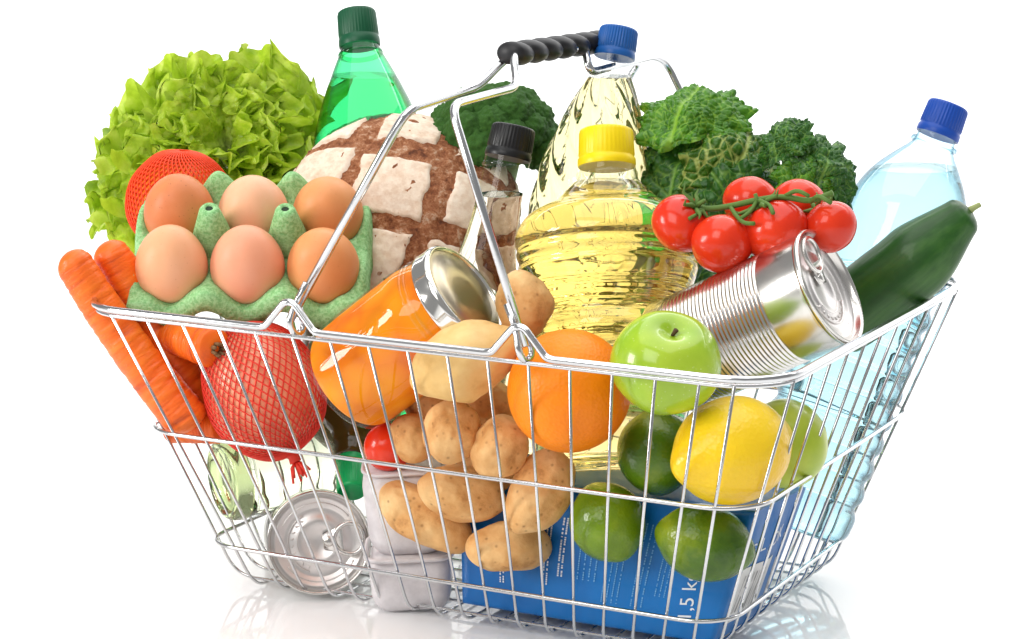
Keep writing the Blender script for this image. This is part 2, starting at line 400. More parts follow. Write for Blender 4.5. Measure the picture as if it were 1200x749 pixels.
# ------------------------------------------------------------------ carrots
M['carrot'] = mat('carrot_skin', (.86, .17, .012), .42, coat=.08)
ta = tex_noise(M['carrot'], 40, 5, .6, stretch=(.5, .5, 3.2)); tb = tex_noise(M['carrot'], 14, 3)
c1 = ramp(M['carrot'], ta, [(.32, (.46, .05, .006)), (.43, (.82, .115, .007)), (.75, (.93, .22, .015))])
setc(M['carrot'], mixc(M['carrot'], .22, c1, ramp(M['carrot'], tb, [(.3, (.75, .11, .01)), (.7, (.92, .27, .02))])))
bump(M['carrot'], ta, .8, .0022)
M['carrot_top'] = mat('carrot_crown', (.22, .12, .05), .8)
GC = 'carrots leaning over the left rim'
def carrot(p_fat, p_thin, r0, r1, seed, label, bend=.006, crown=False):
    a, c = V(p_fat), V(p_thin); ln = (c - a).length
    root = thing('carrot', frame(a, c - a), label, 'carrot', GC)
    rnd = random.Random(seed); ph = rnd.uniform(0, 6)
    N = 60; prof = []
    def rad(t):
        r = r0 + (r1 - r0) * t
        if t < .09: r *= math.sqrt(max(0, 1 - ((.09 - t) / .0902) ** 2.2))
        if t > .93: r *= math.sqrt(max(0, 1 - ((t - .93) / .07) ** 2))
        return max(r, 1e-4)
    b = MB()
    def fn(u, v):
        a_ = 2 * PI * v; r = rad(u) * (1 - .055 * max(0, noise.noise(V((math.cos(a_) * .8, math.sin(a_) * .8, u * 42 + seed)))) ** .5 + .02 * noise.noise(V((math.cos(a_) * 1.2, math.sin(a_) * 1.2, u * 20 + seed))) + .035 * noise.noise(V((math.cos(a_), math.sin(a_), u * 5 + seed))))
        return V((r * math.cos(a_) + bend * math.sin(PI * u), r * math.sin(a_), u * ln))
    b.grid(fn, 220, 28, True); b.f.append(tuple(range(28))); b.f.append(tuple(range(219 * 28, 220 * 28)))
    b.build('root', M['carrot'], root)
    if not crown: return root
    k = MB()
    for j in range(7):
        q = 2 * PI * j / 7; k.tube([(r0 * .22 * math.cos(q), r0 * .22 * math.sin(q), .001), (r0 * .3 * math.cos(q), r0 * .3 * math.sin(q), -.004)], [.0016, .001], 6)
    k.build('crown', M['carrot_top'], root)
    return root
carrot((-0.2495, -0.1500, 0.2144), (-0.1730, -0.1270, 0.1062), .0118, .0145, 1, 'long carrot farthest out over the left rim', -.004)
carrot((-0.2415, -0.1220, 0.2172), (-0.1830, -0.0980, 0.1042), .0122, .014, 2, 'carrot just behind the outermost one, beside the egg carton', .0)
carrot((-0.1546, -0.1280, 0.1588), (-0.2131, -0.1040, 0.1598), .0132, .011, 3, 'short carrot with brown cut crown under the egg carton', .0, True)
carrot((-0.1661, -0.1050, 0.1044), (-0.2055, -0.1100, 0.1009), .012, .0115, 4, 'lowest carrot, lying across at the middle ring wire', .0)

# ------------------------------------------------------------------ net bags
M['net'] = mat('red_net', (.76, .045, .025), .5)
M['netorange'] = mat('orange_net', (.84, .06, .008), .5)
M['onion'] = mat('onion_skin', (.62, .10, .05), .35, coat=.2)
ta = tex_noise(M['onion'], 60, 5, .6, stretch=(1, 1, .15)); setc(M['onion'], ramp(M['onion'], ta, [(.28, (.62, .09, .05)), (.5, (.86, .32, .17)), (.72, (.94, .58, .38))]))
M['clementine'] = mat('clementine_peel', (.93, .24, .02), .38, coat=.1)
bump(M['clementine'], tex_voro(M['clementine'], 420), .4, .0007)
def net_bag(mw, rx, rz, mt_net, mt_fruit, label, seed, fruits, tail=False, nst=26, slope=1.15, rope=.00048, squash=1.0):
    root = thing('net_bag', mw, label, 'net bag')
    def surf(u, th, off=0):
        c = V((math.sin(u) * math.cos(th), math.sin(u) * math.sin(th), math.cos(u)))
        q = 1 + .05 * noise.noise(c * 1.6 + V((seed, 0, 0)))
        p = V((c.x * rx * q, c.y * rx * q * squash, c.z * rz * q))
        return p + c * off
    me = ico(5, lambda c: surf(math.acos(max(-1, min(1, c.z))), math.atan2(c.y, c.x), -.0008))
    link(fruits, me, M[mt_fruit], root)
    b = MB()
    for s in (1, -1):
        for k in range(nst):
            th0 = 2 * PI * k / nst; pts = []
            for i in range(44):
                t = i / 43; u = .10 + (PI - .2) * t
                pts.append(surf(u, th0 + s * slope * (t - .5) * 2, .0004 + .0003 * s))
            b.tube(pts, rope, 4)
    o = b.build('net', M[mt_net], root); o['kind'] = 'stuff'
    if tail:
        k = MB(); rnd = random.Random(4)
        k.tube([(0, 0, -rz * .97), (0, 0, -rz * 1.06), (0, 0, -rz * 1.14)], [.006, .0035, .004], 10)
        for j in range(18):
            a = rnd.uniform(0, 6.28); q = rnd.uniform(.002, .009)
            k.tube([(0, 0, -rz * 1.12), (q * .6 * math.cos(a), q * .6 * math.sin(a), -rz * 1.2), (q * math.cos(a), q * math.sin(a), -rz * 1.2 - rnd.uniform(.004, .010))], .0008, 4)
        k.build('tail', M[mt_net], root)
    return root
net_bag(frame((-0.1391, -0.1000, 0.1283), (-0.504, 0.055, 0.862)), .0372, .0430, 'net', 'onion', 'red net bag of onions with knotted tail behind the front wires', 3, 'onions', True, 46)
net_bag(frame((-0.2471, -0.0300, 0.2290), (0.091, 0.040, 0.995)), .0345, .034, 'netorange', 'clementine', 'orange red net bag bulging up between lettuce and egg carton', 8, 'oranges', False, 46, 1.0, .0006)

# ------------------------------------------------------------------ egg carton and eggs
M['pulp'] = mat('green_pulp', (.22, .50, .22), .9, spec=.2)
ta = tex_noise(M['pulp'], 420, 4, .75); tb = tex_noise(M['pulp'], 40, 3)
setc(M['pulp'], mixc(M['pulp'], .35, ramp(M['pulp'], ta, [(.40, (.17, .43, .14)), (.60, (.48, .78, .40))]), ramp(M['pulp'], tb, [(.3, (.28, .60, .25)), (.7, (.40, .72, .34))]), 'MIX'))
bump(M['pulp'], ta, .9, .0016)
PT = .0475
cm = frame((-0.1681, -0.0670, 0.2148), (0.257, -0.507, 0.823), (0.891, 0.453, -0.011))
cart = thing('egg_carton', cm, 'open green pulp egg carton tilted on the left front rim', 'egg carton')
hx, hy = PT * 1.5 + .0005, PT + .0025
def tray_h(x, y):
    best = 9
    for i in (-1, 0, 1):
        for j in (-.5, .5): best = min(best, math.hypot(x - i * PT, y - j * PT))
    h = -.026 + .026 * sm(.006, .027, best)
    e = max(abs(x) / hx, abs(y) / hy)
    # rim peaks between the cells, dips in front of each egg
    if abs(y) > PT * .75:
        wv = .5 - .5 * math.cos(2 * PI * (x / PT + .5)); h += -.006 * (1 - wv) * 0
        h += sm(.75, 1.0, abs(y) / hy) * (.012 * (.5 - .5 * math.cos(2 * PI * x / PT)) - .009)
    if abs(x) > PT * 1.2:
        h += sm(1.2 * PT / hx, 1.0, abs(x) / hx) * (.012 * (.5 - .5 * math.cos(2 * PI * y / PT)) - .008)
    for px in (-PT / 2, PT / 2):
        for py, hh in ((-PT, .002), (PT, .012)):
            h += hh * math.exp(-((x - px) ** 2 + (y - py) ** 2) / .010 ** 2)
    return h
nx, ny = 120, 84
tb_ = MB()
def tfn(u, v):
    x = -hx * 1.06 + 2.12 * hx * v; y = -hy * 1.06 + 2.12 * hy * u
    ox, oy = max(0, abs(x) - hx), max(0, abs(y) - hy)
    cx, cyy = max(-hx, min(hx, x)), max(-hy, min(hy, y))
    z = tray_h(cx, cyy)
    k = math.hypot(ox / (hx * .06), oy / (hy * .06)); k = min(1, k)
    z -= .013 * k ** 1.6
    return V((cx + (x - cx) * .9, cyy + (y - cyy) * .9, z + .0006 * noise.noise(V((x * 120, y * 120, 0)))))
tb_.grid(tfn, ny, nx); tb_.build('tray', M['pulp'], cart, solid=.0018)
M['hole_shade'] = mat('painted_hole_shade', (.03, .05, .03), .9)
for sx in (-1, 1):
    pr_ = [(.0165, -.012), (.0145, -.002), (.0112, .012), (.0078, .024), (.0066, .0285), (.0052, .0305), (.0026, .0309), (.0022, .028), (.0, .0275)]
    p = MB().lathe(pr_, 24).build('post', M['pulp'], cart, mw=Matrix.Translation((sx * PT / 2, -.001, 0)))
    MB().lathe([(.0024, .0), (0, .0001)], 14).build('hole_shade', M['hole_shade'], p, mw=Matrix.Translation((0, 0, .0300)))  # dark disc over the post's recess, painting the shade inside it
def egg_mat(name, c0, c1, spk):
    mt = mat(name, c0, .42, spec=.35, sss=.12, sssr=(.5, .25, .15), sssscale=.004)
    ta = tex_noise(mt, 30, 4); s = ramp(mt, tex_voro(mt, 260), [(0, (1, 1, 1)), (.16, (0, 0, 0))])
    setc(mt, mixc(mt, mixc(mt, spk, (0, 0, 0), s), ramp(mt, ta, [(.3, c0), (.7, c1)]), (.33, .10, .04)))
    bump(mt, tex_noise(mt, 420, 2), .15, .0004); return mt
EM = [egg_mat('egg_buff', (.80, .38, .19), (.84, .44, .25), .25), egg_mat('egg_pink', (.80, .34, .20), (.83, .39, .24), .12), egg_mat('egg_tan', (.72, .28, .10), (.79, .35, .14), .2), egg_mat('egg_rust', (.62, .19, .07), (.71, .26, .10), .9), egg_mat('egg_cream', (.82, .43, .25), (.85, .49, .31), .10)]
egg_me = {}
def egg(i, j, mt, label, sc=1.0):
    if mt not in egg_me:
        pts = []
        for k in range(41):
            a = PI * k / 40; z = math.cos(a); r = math.sin(a) * (1 - .10 * z) * .0226
            pts.append((0 if k in (0, 40) else r, z * .0262))
        b = MB().lathe(pts, 48); o = b.build('egg', EM[mt]); egg_me[mt] = o.data
    else:
        o = bpy.data.objects.new('egg', egg_me[mt]); COL.objects.link(o)
    o.matrix_basis = cm @ Matrix.Translation((i * PT, j * PT, .004)) @ Matrix.Rotation(.12 * (i + j), 4, 'X') @ Matrix.Scale(sc, 4)
    return tag(o, label, 'egg', 'eggs in the green carton')
egg(-1, -.5, 0, 'buff egg at the left end of the near row of the carton')
egg(0, -.5, 1, 'pinkish egg in the middle of the near row of the carton', 1.03)
egg(1, -.5, 2, 'tan egg of the near row beside the handle wire')
egg(-1, .5, 3, 'speckled rust brown egg by the orange red net bag')
egg(0, .5, 4, 'palest cream egg, middle of the far row between green posts')
egg(1, .5, 2, 'tan egg of the far row, beside the bread')

# ------------------------------------------------------------------ jar of orange preserve
M['preserve'] = mat('orange_preserve', (.90, .25, .006), .6, spec=.1)
ta = tex_noise(M['preserve'], 26, 4); tb = tex_voro(M['preserve'], 46)
setc(M['preserve'], mixc(M['preserve'], .5, ramp(M['preserve'], ta, [(.3, (.76, .15, .0005)), (.55, (.88, .25, .0005)), (.75, (.95, .38, .004))]), ramp(M['preserve'], tb, [(.1, (.94, .36, .003)), (.6, (.86, .22, .0005)), (.8, (.66, .10, .0005))])))
bump(M['preserve'], tb, .4, .004)
M['glass'] = thin_clear('clear_glass', (.97, .99, .98), .01, 1.5)
jar_ax = (0.786, 0.062, 0.615)
jar = thing('preserve_jar', frame((-0.0748, -0.1130, 0.1413), jar_ax), 'tilted glass jar of orange preserve with a metal lid', 'jar')
R0 = .0358
body = [(0, .002), (R0 * .8, .0), (R0 * .95, .004), (R0, .012), (R0, .070), (R0 * .99, .076), (R0 * .93, .084), (R0 * .87, .091), (R0 * .86, .097)]
def soft(pr, it=2):
    for _ in range(it):
        q = [pr[0]]
        for a, c in zip(pr[:-1], pr[1:]):
            q += [(a[0] * .75 + c[0] * .25, a[1] * .75 + c[1] * .25), (a[0] * .25 + c[0] * .75, a[1] * .25 + c[1] * .75)]
        q.append(pr[-1]); pr = q
    return pr
MB().lathe(soft(body), 72).build('glass', M['glass'], jar)
MB().lathe(soft([(0, .004)] + [(r * .965, z * .985 + .0025) for r, z in body[1:]] + [(0, .0935)]), 64, lambda r, z, a: r * (1 + .006 * math.sin(3 * a + z * 60))).build('contents', M['preserve'], jar)
lr = R0 * .94
lid = MB().lathe([(lr * .93, .0925), (lr, .0925), (lr * 1.015, .0935), (lr, .0945), (lr, .1015), (lr * .985, .104), (lr * .93, .1052), (lr * .90, .1045), (lr * .885, .1032)], 72).build('lid', M['lid'], jar)
MB().lathe([(lr * .888, .1033), (lr * .70, .1036), (lr * .68, .1042), (lr * .3, .1043), (0, .1044)], 64).build('lid_top', M['lid_top'], lid)
for zz in (.0855, .082): MB().tube([(R0 * .93 * math.cos(a), R0 * .93 * math.sin(a), zz) for a in [2 * PI * i / 60 for i in range(60)]], .0011, 6, closed=True).build('screw_thread', M['glass'], jar)

# ------------------------------------------------------------------ bread
M['crust'] = mat('bread_crust', (.20, .07, .03), .8)
ta = tex_noise(M['crust'], 130, 8, .8); tb = tex_noise(M['crust'], 22, 4)
setc(M['crust'], mixc(M['crust'], .12, ramp(M['crust'], ta, [(.36, (.10, .025, .010)), (.46, (.34, .11, .04)), (.55, (.56, .24, .11)), (.63, (.84, .62, .45))]), ramp(M['crust'], tb, [(.3, (.22, .08, .03)), (.7, (.46, .19, .09))])))
bump(M['crust'], ta, 1.0, .004)
M['flour'] = mat('floured_crust', (.70, .53, .42), .9, spec=.2)
ta = tex_noise(M['flour'], 85, 8, .78); tb = tex_noise(M['flour'], 220, 3)
setc(M['flour'], mixc(M['flour'], .25, ramp(M['flour'], ta, [(.25, (.40, .21, .12)), (.36, (.70, .53, .39)), (.62, (.85, .73, .60))]), ramp(M['flour'], tb, [(.38, (.52, .32, .20)), (.56, (.86, .75, .62))])))
bump(M['flour'], ta, .5, .002)
LA, LB, LC = .081, .077, .048
bread = thing('bread_loaf', frame((-0.1209, 0.0400, 0.2173), (0.289, -0.702, 0.651), (0.881, 0.388, -0.270)), 'round country loaf with floured squares scored into dark crust', 'bread')
def loaf(c, off=0.0):
    q = 1 + .035 * noise.noise(c * 1.7 + V((4, 2, 1)))
    zz = c.z * LC if c.z > 0 else c.z * LC * .6
    return V((c.x * LA * q, c.y * LB * q, zz * q)) + c * off
def crustfn(c):
    n1 = noise.noise(c * 9) * .0018 + noise.noise(c * 24) * .0014 + abs(noise.noise(c * 50)) * .0016 + noise.noise(c * 110) * .0007
    return loaf(c, n1 - .0008)
link('crust', ico(6, crustfn), M['crust'], bread)
pitch, half = .75, .298
rnd = random.Random(12)
for i in range(-2, 3):
    for j in range(-2, 3):
        if abs(i) + abs(j) > 3: continue
        a0, b0 = i * pitch + rnd.uniform(-.04, .04), j * pitch + rnd.uniform(-.04, .04)
        if math.hypot(a0, b0) > 1.75: continue
        cn = [(rnd.uniform(-.05, .05), rnd.uniform(-.05, .05)) for _ in range(4)]
        big = 1.18 if (i, j) in ((-1, 0),) else 1.0
        def pfn(u, v, i=i, j=j):
            uu, vv = u * 2 - 1, v * 2 - 1
            du = sum(c[0] * w for c, w in zip(cn, ((1 - u) * (1 - v), u * (1 - v), (1 - u) * v, u * v))); dv = sum(c[1] * w for c, w in zip(cn, ((1 - u) * (1 - v), u * (1 - v), (1 - u) * v, u * v)))
            A = a0 + uu * half * big + du + .03 * noise.noise(V((vv * 2, i * 5, j * 3))) + .010 * noise.noise(V((vv * 9, i * 5, j * 3))); B = b0 + vv * half * big + dv + .03 * noise.noise(V((uu * 2, i * 5 + 9, j * 3))) + .010 * noise.noise(V((uu * 9, i * 5, j * 3)))
            r = math.hypot(A, B); ph = min(r, 2.3); s = math.sin(ph) / r if r > 1e-6 else 1
            c = V((A * s, B * s, math.cos(ph)))
            e = max(abs(uu), abs(vv))
            return loaf(c, (.0010 if e < .93 else (.0007 if e < .99 else -.0030)) + .0006 * noise.noise(c * 14) + .0003 * noise.noise(c * 40))
        g = MB(); g.grid(pfn, 24, 24); g.build('floured_patch', M['flour'], bread)

# ------------------------------------------------------------------ bottles
M['cap_green'] = mat('green_cap', (.003, .08, .032), .4)
M['cap_black'] = mat('black_cap', (.012, .012, .013), .35)
M['cap_blue'] = mat('blue_cap', (.012, .10, .36), .33)
M['cap_blue2'] = mat('bright_blue_cap', (.01, .07, .40), .33)
M['cap_yellow'] = mat('yellow_cap', (.90, .68, .004), .35, sss=.05, sssr=(.6, .5, .05), sssscale=.004)
def liquid(name, col, ior): return mat(name, col, .0, trans=1.0, ior=ior, spec=.5)
M['green_liq'] = liquid('green_bottle', (.40, .88, .62), 1.34)
M['green_pet'] = tinted_wall('green_plastic', (.30, .86, .55), (.0, .22, .09), .03)
M['oil'] = liquid('sunflower_oil', (.985, .80, .33), 1.47)
M['oil_pale'] = liquid('pale_oil', (.985, .90, .50), 1.47)
M['pet'] = thin_clear('clear_plastic', (.97, .98, .98), .02)
M['pet_blue'] = tinted_wall('blue_plastic', (.86, .96, .98), (.02, .24, .36))
M['water'] = liquid('blue_water', (.66, .87, .92), 1.34)
def cap_mesh(r, h, z0, n=60, rib=.03, taper=.96):
    prof = [(r * 1.02, z0), (r * 1.04, z0 + h * .06), (r * 1.03, z0 + h * .2), (r * .985, z0 + h * .24), (r * .98, z0 + h * .27), (r, z0 + h * .31), (r * taper, z0 + h * .9), (r * taper * .97, z0 + h * .97), (r * taper * .9, z0 + h), (0, z0 + h * 1.002)]
    def md(rr, z, a):
        if z0 + h * .3 < z < z0 + h * .93: return rr * (1 + rib * (abs(math.sin(a * 20)) - .5))
        return rr
    return MB().lathe([(0, z0 + h * .1)] + prof, 160, md)
def bottle(name, mw, prof, liq, shell, level, capm, capr, caph, capz, label, mod=None, n=96, cap_rib=.03, neck_ring=None):
    """prof from base centre up to the neck mouth; the liquid is the same shape cut level"""
    root = thing(name, mw, label, 'bottle')
    pr = soft(prof, 2)
    up = MB().lathe(pr, n, mod).build('bottle_wall', M[shell], root)
    if level is not None:
        lq = MB().lathe([(0, pr[0][1] + .0012)] + [(max(1e-6, r - .0008), z + .0004) for r, z in pr[1:]] + [(0, pr[-1][1])], n, mod).build('liquid', M[liq], root)
        cut_below(lq, level, keep='below')
        if shell in ('pet', 'glass'): cut_below(up, level, keep='above', fill=False)
    cap_mesh(capr, caph, capz, rib=cap_rib).build('cap', M[capm], root, angle=40)
    if neck_ring: MB().lathe([(neck_ring * .8, capz - .007), (neck_ring, capz - .0065), (neck_ring, capz - .0045), (neck_ring * .8, capz - .004)], 48).build('neck_ring', M[shell], root)
    return root
# green soda bottle
ax = (-0.274, 0.294, 0.916); L_ = .318
p0 = (-0.1853, 0.1000, 0.3222)
bottle('soda_bottle', frame(V(p0) - V(ax).normalized() * .285, ax), [(0, .004), (.03, .0), (.042, .006), (.043, .02), (.043, .19), (.0415, .205), (.0365, .228), (.0290, .250), (.020, .271), (.0142, .283), (.0128, .288), (.0128, .300)], 'green_liq', 'green_pet', (-0.1861, 0.1000, 0.3057), 'cap_green', .0138, .0255, .287, 'green plastic soda bottle with dark green cap behind the bread', neck_ring=.0155)
# blue capped oil bottle with swirled ribs
ax = (0.012, 0.335, 0.942)
def swirl(r, z, a):
    k = sm(.06, .12, z) * (1 - sm(.245, .262, z)); return r * (1 + .085 * k * (abs(math.sin(6 * (a + z * 15))) - .6))
p0 = (0.0182, 0.0750, 0.3282)
bottle('oil_bottle', frame(V(p0) - V(ax).normalized() * .262, ax), [(0, .004), (.028, 0), (.037, .006), (.038, .02), (.038, .15), (.0375, .17), (.034, .195), (.0255, .222), (.0185, .240), (.0135, .25), (.0125, .256), (.0125, .27)], 'oil_pale', 'pet', (0.0153, 0.0750, 0.3171), 'cap_blue', .0128, .0195, .262, 'pale oil bottle with blue cap and swirling ribs behind the handle grip', swirl, 240, .05, .0145)
# yellow capped oil bottle
ax = (-0.177, 0.306, 0.936)
p0 = (0.0508, -0.0050, 0.2709)
def ribs(r, z, a): return r
pr = [(0, .065), (.038, .061), (.046, .066), (.0475, .074), (.0475, .082), (.0445, .087), (.0445, .092), (.0475, .098), (.0475, .104), (.0445, .109), (.0445, .114), (.0475, .120), (.0475, .126), (.0445, .131), (.0445, .136),
      (.0475, .142), (.0475, .148), (.0445, .153), (.0445, .158), (.048, .164), (.051, .168), (.051, .171), (.0535, .178), (.0555, .183), (.0545, .186), (.0575, .192), (.0565, .1955), (.0582, .200), (.0560, .209), (.050, .217), (.041, .2215), (.033, .2250), (.024, .2345), (.0180, .240), (.0165, .245), (.0165, .256)]
bottle('oil_bottle', frame(V(p0) - V(ax).normalized() * .2485, ax), pr, 'oil', 'pet', (0.0509, -0.0050, 0.2614), 'cap_yellow', .0172, .0235, .2475, 'wide golden oil bottle with yellow cap and waist ribs', None, 96, .012, .019)
# water bottle
ax = (0.224, 0.347, 0.911)
p0 = (0.2044, 0.1680, 0.2786)
pr = [(0, .006), (.026, 0), (.0375, .006), (.039, .016)]
for k in range(9): pr += [(.039, .022 + k * .017), (.0362, .0265 + k * .017), (.0362, .029 + k * .017), (.039, .033 + k * .017)]
pr += [(.040, .18), (.040, .205), (.0385, .222), (.032, .239), (.021, .254), (.0142, .262), (.0125, .268), (.0125, .28)]
bottle('water_bottle', frame(V(p0) - V(ax).normalized() * .2705, ax), pr, 'water', 'pet_blue', (0.1845, 0.1680, 0.2595), 'cap_blue2', .0138, .0220, .2705, 'blue tinted water bottle with blue cap leaning in the right back corner', None, 96, .04, .0155)
# black capped vinegar bottle
M['vinegar'] = liquid('pale_vinegar', (.93, .84, .72), 1.34)
ax = (0.065, 0.309, 0.949)
p0 = (-0.0173, -0.0050, 0.2711)
bottle('vinegar_bottle', frame(V(p0) - V(ax).normalized() * .205, ax), [(0, .004), (.02, 0), (.027, .005), (.028, .015), (.028, .10), (.026, .12), (.0185, .142), (.0158, .16), (.0142, .195), (.0142, .206)], 'vinegar', 'glass', (-0.0232, -0.0050, 0.2492), 'cap_black', .0142, .0205, .2045, 'clear glass bottle with black cap between bread and oil', None, 72, .03, .0150)
# clear bottle lying at the lower left, base towards the left wall
M['wine_base'] = liquid('pale_green_glass', (.62, .74, .36), 1.5)
M['clear_glass_liq'] = liquid('clear_wine', (.95, .95, .76), 1.34)
ax = (0.559, 0.826, 0.071)
root = thing('glass_bottle', frame((-0.1844, -0.0830, 0.0601), ax), 'clear glass bottle lying low at the left with pale green base', 'bottle')
MB().lathe(soft([(0, .010), (.018, .006), (.022, .0), (.0262, .002), (.0272, .009), (.0272, .014), (0, .014)]), 64).build('base', M['wine_base'], root)
MB().lathe(soft([(.0272, .0145), (.0272, .10), (.026, .115), (.016, .135), (.013, .15), (.013, .18)]), 64).build('bottle_wall', M['glass'], root)
MB().lathe(soft([(0, .0150), (.0255, .0150), (.0262, .020), (.0262, .09), (.0255, .098), (0, .098)]), 64, lambda r, z, a: r * (1 + .02 * math.cos(9 * a))).build('liquid', M['clear_glass_liq'], root)
for zz in (.03, .045, .06, .075): MB().tube([(.0272 * math.cos(a), .0272 * math.sin(a), zz) for a in [2 * PI * i / 48 for i in range(48)]], .0007, 5, closed=True).build('moulded_ring', M['glass'], root)
# olive bottle behind the tin can
M['olive'] = mat('olive_glass', (.075, .05, .010), .06, trans=.12, ior=1.5)
M['mint'] = mat('green_foil', (.01, .42, .12), .25)
ax = (-0.400, 0.684, 0.611)
root = thing('glass_bottle', frame((-0.0940, -0.0700, 0.0596), ax), 'olive brown glass bottle with bright green cap behind the tin can', 'bottle')
MB().lathe(soft([(0, .026), (.011, .026), (.0125, .03), (.0135, .040), (.024, .05), (.032, .062), (.033, .08), (.033, .16), (.024, .166), (0, .167)]), 56).build('bottle_wall', M['olive'], root)
cap_mesh(.0100, .026, 0, 48, .02).build('cap', M['mint'], root, angle=40, mw=Matrix.Translation((0, 0, .028)) @ Matrix.Rotation(PI, 4, 'X'))

# ------------------------------------------------------------------ tin cans
def tin_can(mw, r, ln, label, ribs, tab_turn, tabs='ring'):
    """end with the ring pull at z = ln"""
    root = thing('tin_can', mw, label, 'tin can')
    pr = [(0, .0015), (r * .9, .0015), (r * .94, .0), (r * .985, .0), (r, .0015), (r * .985, .004), (r * .975, .006)]
    z = .012
    pr.append((r * .975, z))
    for k in range(ribs):
        pr += [(r * .955, z + .0012), (r * .975, z + .0026)]; z += .0026
    pr += [(r * .975, ln - .006), (r * .985, ln - .004)]
    MB().lathe(pr, 96).build('body', M['tin'], root, angle=55)
    MB().lathe([(r * .98, ln - .004), (r * 1.005, ln - .0032), (r * 1.012, ln - .0015), (r * 1.0, ln), (r * .965, ln), (r * .95, ln - .0015), (r * .935, ln - .0042), (r * .925, ln - .0045)], 96).build('rim', M['tin'], root)
    e = ln - .0045
    end = MB().lathe([(r * .928, e), (r * .87, e), (r * .855, e + .0008), (r * .84, e), (r * .70, e), (r * .685, e - .0008), (r * .66, e - .0009), (r * .5, e - .0009), (r * .485, e - .0003), (r * .30, e - .0003), (r * .285, e - .0009), (0, e - .0009)], 96).build('end_panel', M['tin_end'], root)
    # ring pull: tongue, ring and rivet
    tb = thing_part('ring_pull', root, Matrix.Translation((0, 0, e)) @ Matrix.Rotation(tab_turn, 4, 'Z'))
    ring = [(r * (.58 + .29 * math.cos(a)), r * .30 * math.sin(a) * (1 + .10 * math.cos(a)), .0024 + .0006 * math.cos(a)) for a in [2 * PI * i / 40 for i in range(40)]]
    k = MB().tube(ring, .0015, 8, closed=True)
    k.add([(r * .26, -r * .2, .0012), (r * .46, -r * .27, .0026), (r * .46, r * .27, .0026), (r * .26, r * .2, .0012), (r * .08, r * .14, .0012), (r * .08, -r * .14, .0012), (r * .26, -r * .2, .0003), (r * .26, r * .2, .0003), (r * .08, r * .14, .0003), (r * .08, -r * .14, .0003)], [(0, 1, 2, 3), (0, 3, 4, 5), (9, 8, 4, 5), (0, 6, 9, 5), (3, 7, 8, 4)])
    em = MB()
    def arc(q, a0, a1, w=.0005): em.tube([(r * q * math.cos(a0 + (a1 - a0) * i / 24), r * q * math.sin(a0 + (a1 - a0) * i / 24), e - .0003) for i in range(25)], w, 6)
    arc(.60, 2.0, 4.3); arc(.42, 2.2, 4.1); arc(.76, -2.6, -.6, .0006); arc(.76, .6, 2.6, .0006)
    for q in range(9):
        a = 2.1 + q * .26; em.tube([(r * .49 * math.cos(a), r * .49 * math.sin(a), e - .0006), (r * .54 * math.cos(a + .08), r * .54 * math.sin(a + .08), e - .0006)], .0005, 5)
    em.build('embossing', M['tin_end'], end)
    me = k; o = me.build('ring', M['tin'], tb)
    MB().lathe([(.0034, -.0004), (.0034, .0016), (.0026, .0024), (0, .0026)], 20).build('rivet', M['tin'], tb, mw=Matrix.Translation((r * .2, 0, 0)))
    return root
def thing_part(name, parent, mw):
    o = bpy.data.objects.new(name, None); COL.objects.link(o); o.parent = parent; o.matrix_basis = mw; o.empty_display_size = .01; return o
n_ = V((0.882, 0.017, 0.472)).normalized(); LN = .108
tin_can(frame(V((0.2136, -0.0500, 0.2182)) - n_ * LN, n_, (-0.606, 0.097, 0.789)), .0352, LN, 'shiny ribbed tin can lying on the right rim by the cucumber', 26, math.radians(8))
n_ = V((0.547, -0.808, 0.219)).normalized()
tin_can(frame(V((-0.1037, -0.0940, 0.0332)) - n_ * .10, n_, (0.873, 0.474, 0.120)), .0325, .10, 'tin can with its ring pull end facing out at the lower left', 20, math.radians(0))

# ------------------------------------------------------------------ cucumber
M['cuke'] = mat('cucumber_skin', (.018, .075, .01), .38, coat=.1)
ta = tex_noise(M['cuke'], 30, 4, .6, stretch=(2.2, 2.2, .16)); tb = tex_noise(M['cuke'], 90, 4)
setc(M['cuke'], mixc(M['cuke'], .25, ramp(M['cuke'], ta, [(.3, (.008, .04, .005)), (.55, (.018, .085, .010)), (.75, (.06, .17, .025))]), ramp(M['cuke'], tb, [(.3, (.01, .05, .006)), (.7, (.04, .13, .02))])))
bump(M['cuke'], ta, .35, .002)
M['cuke_stem'] = mat('cucumber_stem', (.35, .40, .16), .7)
a, c = V((0.1663, 0.0720, 0.1657)), V((0.2492, 0.0980, 0.2440)); ln = (c - a).length
cu = thing('cucumber', frame(a, c - a), 'dark green cucumber pointing up over the right rim', 'cucumber')
def cfn(u, v):
    t = u; r = .0242 * (1 - .05 * t)
    if t > .6: r *= 1 - .52 * sm(.6, 1.06, t)
    if t > .95: r *= math.sqrt(max(0, 1 - ((t - .95) / .052) ** 2))
    if t < .08: r *= math.sqrt(max(0, 1 - ((.08 - t) / .081) ** 2))
    q = 2 * PI * v; r *= 1 + .018 * math.cos(7 * q + 1) + .02 * noise.noise(V((math.cos(q), math.sin(q), t * 6)))
    return V((r * math.cos(q) + .004 * math.sin(PI * t), r * math.sin(q), t * ln))
g = MB(); g.grid(cfn, 80, 40, True); g.f.append(tuple(range(40))); g.f.append(tuple(range(79 * 40, 80 * 40))); g.build('skin', M['cuke'], cu)
MB().tube([(0, 0, ln - .003), (.0003, 0, ln + .002), (.0014, 0, ln + .007)], [.0032, .002, .0016], 8).build('stem', M['cuke_stem'], cu)

